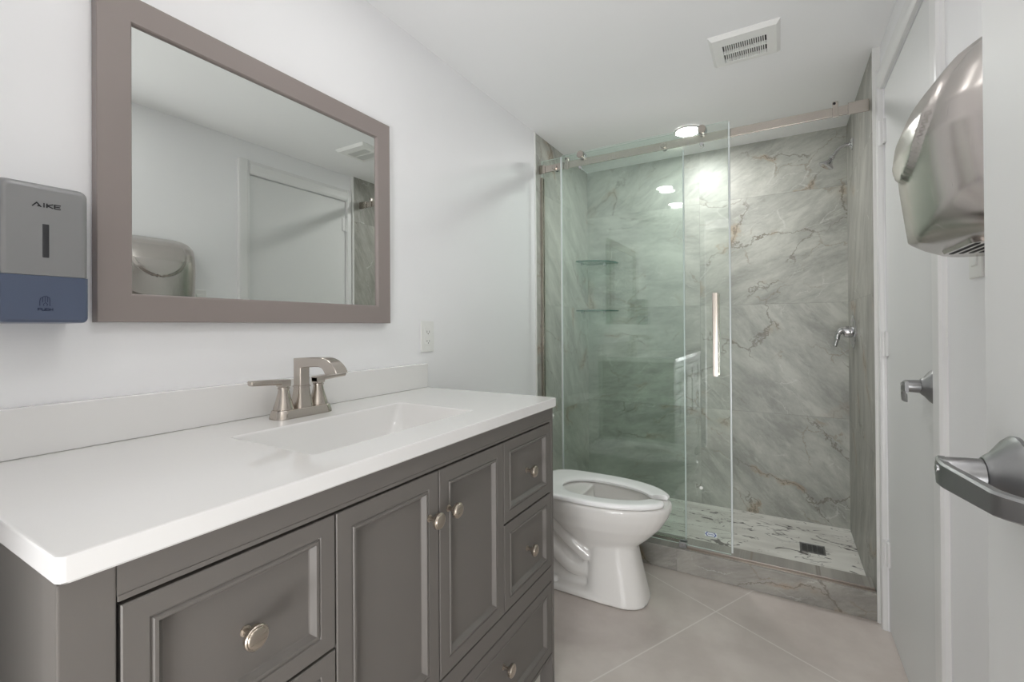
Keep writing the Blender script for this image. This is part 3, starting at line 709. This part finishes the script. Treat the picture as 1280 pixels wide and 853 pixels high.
GS, GR_, GF = 2.168, 2.190, 2.214       # sliding pane, rail, fixed pane
def pane(x0, x1, y, z0, z1, th=.008):
    bm = B(); box(bm, x0, x1, y-th/2, y+th/2, z0, z1)
    bm.normal_update()
    for f in bm.faces: f.material_index = 0 if abs(f.normal.y) > .5 else 1
    return bm
fx = thing('fixed_shower_panel', 'fixed clear glass shower panel on the left, beside the toilet', 'glass panel', (.39, GF, .108))
obj('glass_pane', pane(.006, .776, GF, .118, 2.128), [M['glass_fixed'], M['glass_edge']], fx, smooth=0)
obj('edge_seal', box(B(), .7765, .7835, GF-.0055, GF+.0055, .125, 2.04, .002), M['seal'], fx)
b = B(); box(b, .0006, .016, GF-.012, GF-.0045, .12, 2.03); box(b, .0006, .016, GF+.0045, GF+.012, .12, 2.03); obj('wall_channel', b, M['nickel'], fx)
b = B(); box(b, .016, .776, GF-.010, GF-.0045, .1085, .122); box(b, .016, .776, GF+.0045, GF+.010, .1085, .122); box(b, .016, .776, GF-.0045, GF+.0045, .1085, .1175); obj('sill_channel', b, M['nickel'], fx)
for x in (.100, .692):
    b = B(); lathe(b, [(.006, GR_+.005-GF), (.006, .0045)], (x, GF, 2.068), 'y', 20); lathe(b, [(.013, -.004-.0005), (.013, -.009)], (x, GF, 2.068), 'y', 24); lathe(b, [(.014, .0045), (.014, .010)], (x, GF, 2.068), 'y', 24); obj('mounting_bolt', b, M['chrome'], fx)
ra = thing('shower_rail', 'brushed nickel sliding rail spanning the shower opening', 'rail', (.75, GR_, 2.07))
ZR0, ZR1 = 2.050, 2.088
obj('bar', box(B(), .004, XR-.002, GR_-.005, GR_+.005, ZR0, ZR1, .0012), M['nickel'], ra)
for x, w_ in ((.022, .018), (1.470, .035)):
    obj('wall_bracket', box(B(), x-w_+.0, x+w_, GR_-.010, GR_-.0052, ZR0-.006, ZR1+.006, .0015), M['nickel'], ra)
for x in (.175, 1.392):
    b = B(); box(b, x-.010, x+.010, GR_-.012, GR_-.0052, ZR0-.007, ZR1+.004, .002); box(b, x-.010, x+.010, GR_-.012, GR_+.008, ZR1+.002, ZR1+.022, .002); k = obj('stopper', b, M['nickel'], ra)
    b = B(); lathe(b, [(.0052, -.0125), (.0052, -.014)], (x-.004, GR_, ZR1+.013), 'y', 18); obj('rubber_bumper', b, M['slot'], k)
for x in (.100, .692):
    b = B(); lathe(b, [(.013, -.0052), (.013, -.013), (.011, -.015)], (x, GR_, 2.069), 'y', 28); obj('cap_bolt', b, M['nickel'], ra)
sl = thing('sliding_shower_door', 'sliding clear glass shower door with a vertical bar handle', 'shower door', (.57, GS, .12))
obj('glass_pane', pane(.152, .984, GS, .122, 2.118), [M['glass'], M['glass_edge']], sl, smooth=0)
for x in (.262, .872):
    b = B(); lathe(b, [(.019, .0045), (.021, .006), (.021, .010), (.016, .0115), (.016, .026), (.021, .028), (.021, .031)], (x, GS, 2.1048), 'y', 32)
    ro = obj('roller', b, M['chrome'], sl)
    b = B(); lathe(b, [(.019, -.0045), (.019, -.011), (.0165, -.014)], (x, GS, 2.103), 'y', 32); obj('roller_cap', b, M['nickel'], ro)
    b = B(); lathe(b, [(.009, -.0045), (.009, -.012), (.007, -.014)], (x, GS, 2.032), 'y', 24); lathe(b, [(.008, .0045), (.008, .024)], (x, GS, 2.032), 'y', 24); obj('anti_jump_pin', b, M['chrome'], sl)
obj('edge_seal', box(B(), .1435, .1515, GS-.0055, GS+.0055, .13, 2.112, .002), M['seal'], sl)
obj('edge_seal', box(B(), .9845, .9925, GS-.0055, GS+.0055, .13, 2.112, .002), M['seal'], sl)
def bar_handle(sgn):
    b = B(); yb = GS+sgn*.036
    box(b, .9165, .9395, yb-.008, yb+.008, .940, 1.326, .0025)
    for z in (1.00, 1.266): lathe(b, [(.007, sgn*.0042), (.007, sgn*.030)], (.928, GS, z), 'y', 20)
    obj('handle', b, M['nickel'], sl)
bar_handle(-1); bar_handle(1)
b = B(); lathe(b, [(.0075, -.0042), (.0075, -.008), (.005, -.010)], (.858, GS, .408), 'y', 20); obj('clear_bumper', b, M['plastic'], sl)
b = B(); box(b, .872, .924, GS-.0046, GS-.0041, .186, .206); st_ = obj('sticker', b, M['sticker_clear'], sl, smooth=0)
b = B()
for s in (-1, 1):
    cx = .898
    pts = [(cx+s*.012, .187), (cx+s*.016, .187), (cx+s*.025, .196), (cx+s*.016, .205), (cx+s*.012, .205), (cx+s*.019, .196)]
    if s < 0: pts = pts[::-1]
    extrude(b, pts, 'y', GS-.0050, GS-.0046)
box(b, .880, .916, GS-.0050, GS-.0046, .2045, .206); box(b, .880, .916, GS-.0050, GS-.0046, .1865, .188)
for k in range(6): box(b, .8855+k*.0045, .888+k*.0045, GS-.0050, GS-.0046, .194, .1985)
obj('arrow_marks', b, M['sticker_blue'], st_, smooth=0)
gd = thing('door_guide', 'small metal guide block on the curb at the glass edge', 'door guide', (.772, GS, .108))
b = B(); box(b, .757, .790, GS-.018, GS+.022, .1085, .118, .001); box(b, .757, .790, GS-.018, GS-.0055, .118, .136, .0015); box(b, .757, .790, GS+.0055, GS+.022, .118, .136, .0015)
obj('guide_block', b, M['satin_chrome'], gd)
b = B(); lathe(b, [(.004, 0), (.004, -.002)], (.7735, GS-.018, .126), 'y', 14); obj('screw', b, M['chrome'], gd)
b = B(); box(b, .792, XR-.003, GS-.022, GS+.012, .1085, .1105, .0005); box(b, .792, XR-.003, GS-.010, GS-.0055, .1105, .119, .001)
tag(obj('threshold_track', b, M['rust']), 'thin metal water-stop strip along the shower curb', 'threshold')

for z, lab in ((1.612, 'upper glass corner shelf in the shower'), (1.280, 'lower glass corner shelf in the shower')):
    t = thing('corner_shelf', lab, 'shelf', (.1, 2.85, z), 'glass corner shelves in the shower')
    R_ = .222; pts = [(.001, YB-.001)]+[(.001+R_*math.sin(a)*1.0, YB-.001-R_*math.cos(a)) for a in [PI/2*k/24 for k in range(25)]]
    bm = B(); extrude(bm, pts, 'z', z-.004, z+.004)
    bm.normal_update()
    for f in bm.faces: f.material_index = 0 if abs(f.normal.z) > .5 else 1
    obj('glass_plate', bm, [M['glass_shelf'], M['shelf_edge']], t, smooth=30)
    b = B(); lathe(b, [(.008, 0), (.008, .016)], (.13, YB-.017, z-.0095), 'y', 16); obj('bracket', b, M['chrome'], t)
    b = B(); lathe(b, [(.008, 0), (.008, .016)], (.001, YB-.13, z-.0095), 'x', 16); obj('bracket', b, M['chrome'], t)

sh = thing('overhead_shower', 'chrome shower head on a curved arm high on the right tile wall', 'shower head', (XR, 2.72, 2.09))
b = B(); lathe(b, [(.031, -.0005), (.031, -.003), (.024, -.009), (.012, -.013), (.010, -.016)], (XR, 2.72, 2.092), 'x', 32); obj('flange', b, M['chrome'], sh)
b = B(); tube(b, spline([(XR-.004, 2.72, 2.092), (XR-.035, 2.72, 2.090), (XR-.062, 2.72, 2.072), (XR-.085, 2.72, 2.040)]), .0085, 14); obj('arm', b, M['chrome'], sh)
# head axis points down and away from the wall
def lathe_dir(bm, prof, o, d, seg=28):
    d = Vector(d).normalized(); u = d.orthogonal().normalized(); v = d.cross(u); rings = []
    for r, h in prof: rings.append([Vector(o)+d*h+(u*math.cos(2*PI*k/seg)+v*math.sin(2*PI*k/seg))*r for k in range(seg)])
    return loft(bm, rings)
b = B(); lathe_dir(b, [(.009, -.004), (.013, 0), (.013, .010), (.010, .014), (.013, .020), (.022, .036), (.034, .046), (.036, .050), (.036, .055), (.031, .057)], (XR-.083, 2.72, 2.042), (-.42, 0, -.62)); hd = obj('head', b, M['chrome'], sh)
va = thing('shower_valve', 'chrome lever shower valve on a round plate on the right tile wall', 'shower valve', (XR, 2.75, 1.138))
VY, VZ = 2.745, 1.138
b = B(); lathe(b, [(.086, -.0005), (.086, -.003), (.080, -.007), (.055, -.011), (.035, -.012)], (XR, VY, VZ), 'x', 44); obj('face_plate', b, M['chrome'], va)
b = B(); lathe(b, [(.030, -.011), (.030, -.030), (.027, -.040), (.018, -.046)], (XR, VY, VZ), 'x', 32); hb = obj('hub', b, M['chrome'], va)
b = B(); tube(b, spline([(XR-.030, VY, VZ+.010), (XR-.050, VY, VZ+.008), (XR-.066, VY, VZ-.012), (XR-.072, VY, VZ-.045), (XR-.080, VY, VZ-.078)]), [.024]*6+[.020]*6+[.016]*6+[.012]*6+[.009], 16, flat=.8); obj('lever_handle', b, M['chrome'], va)
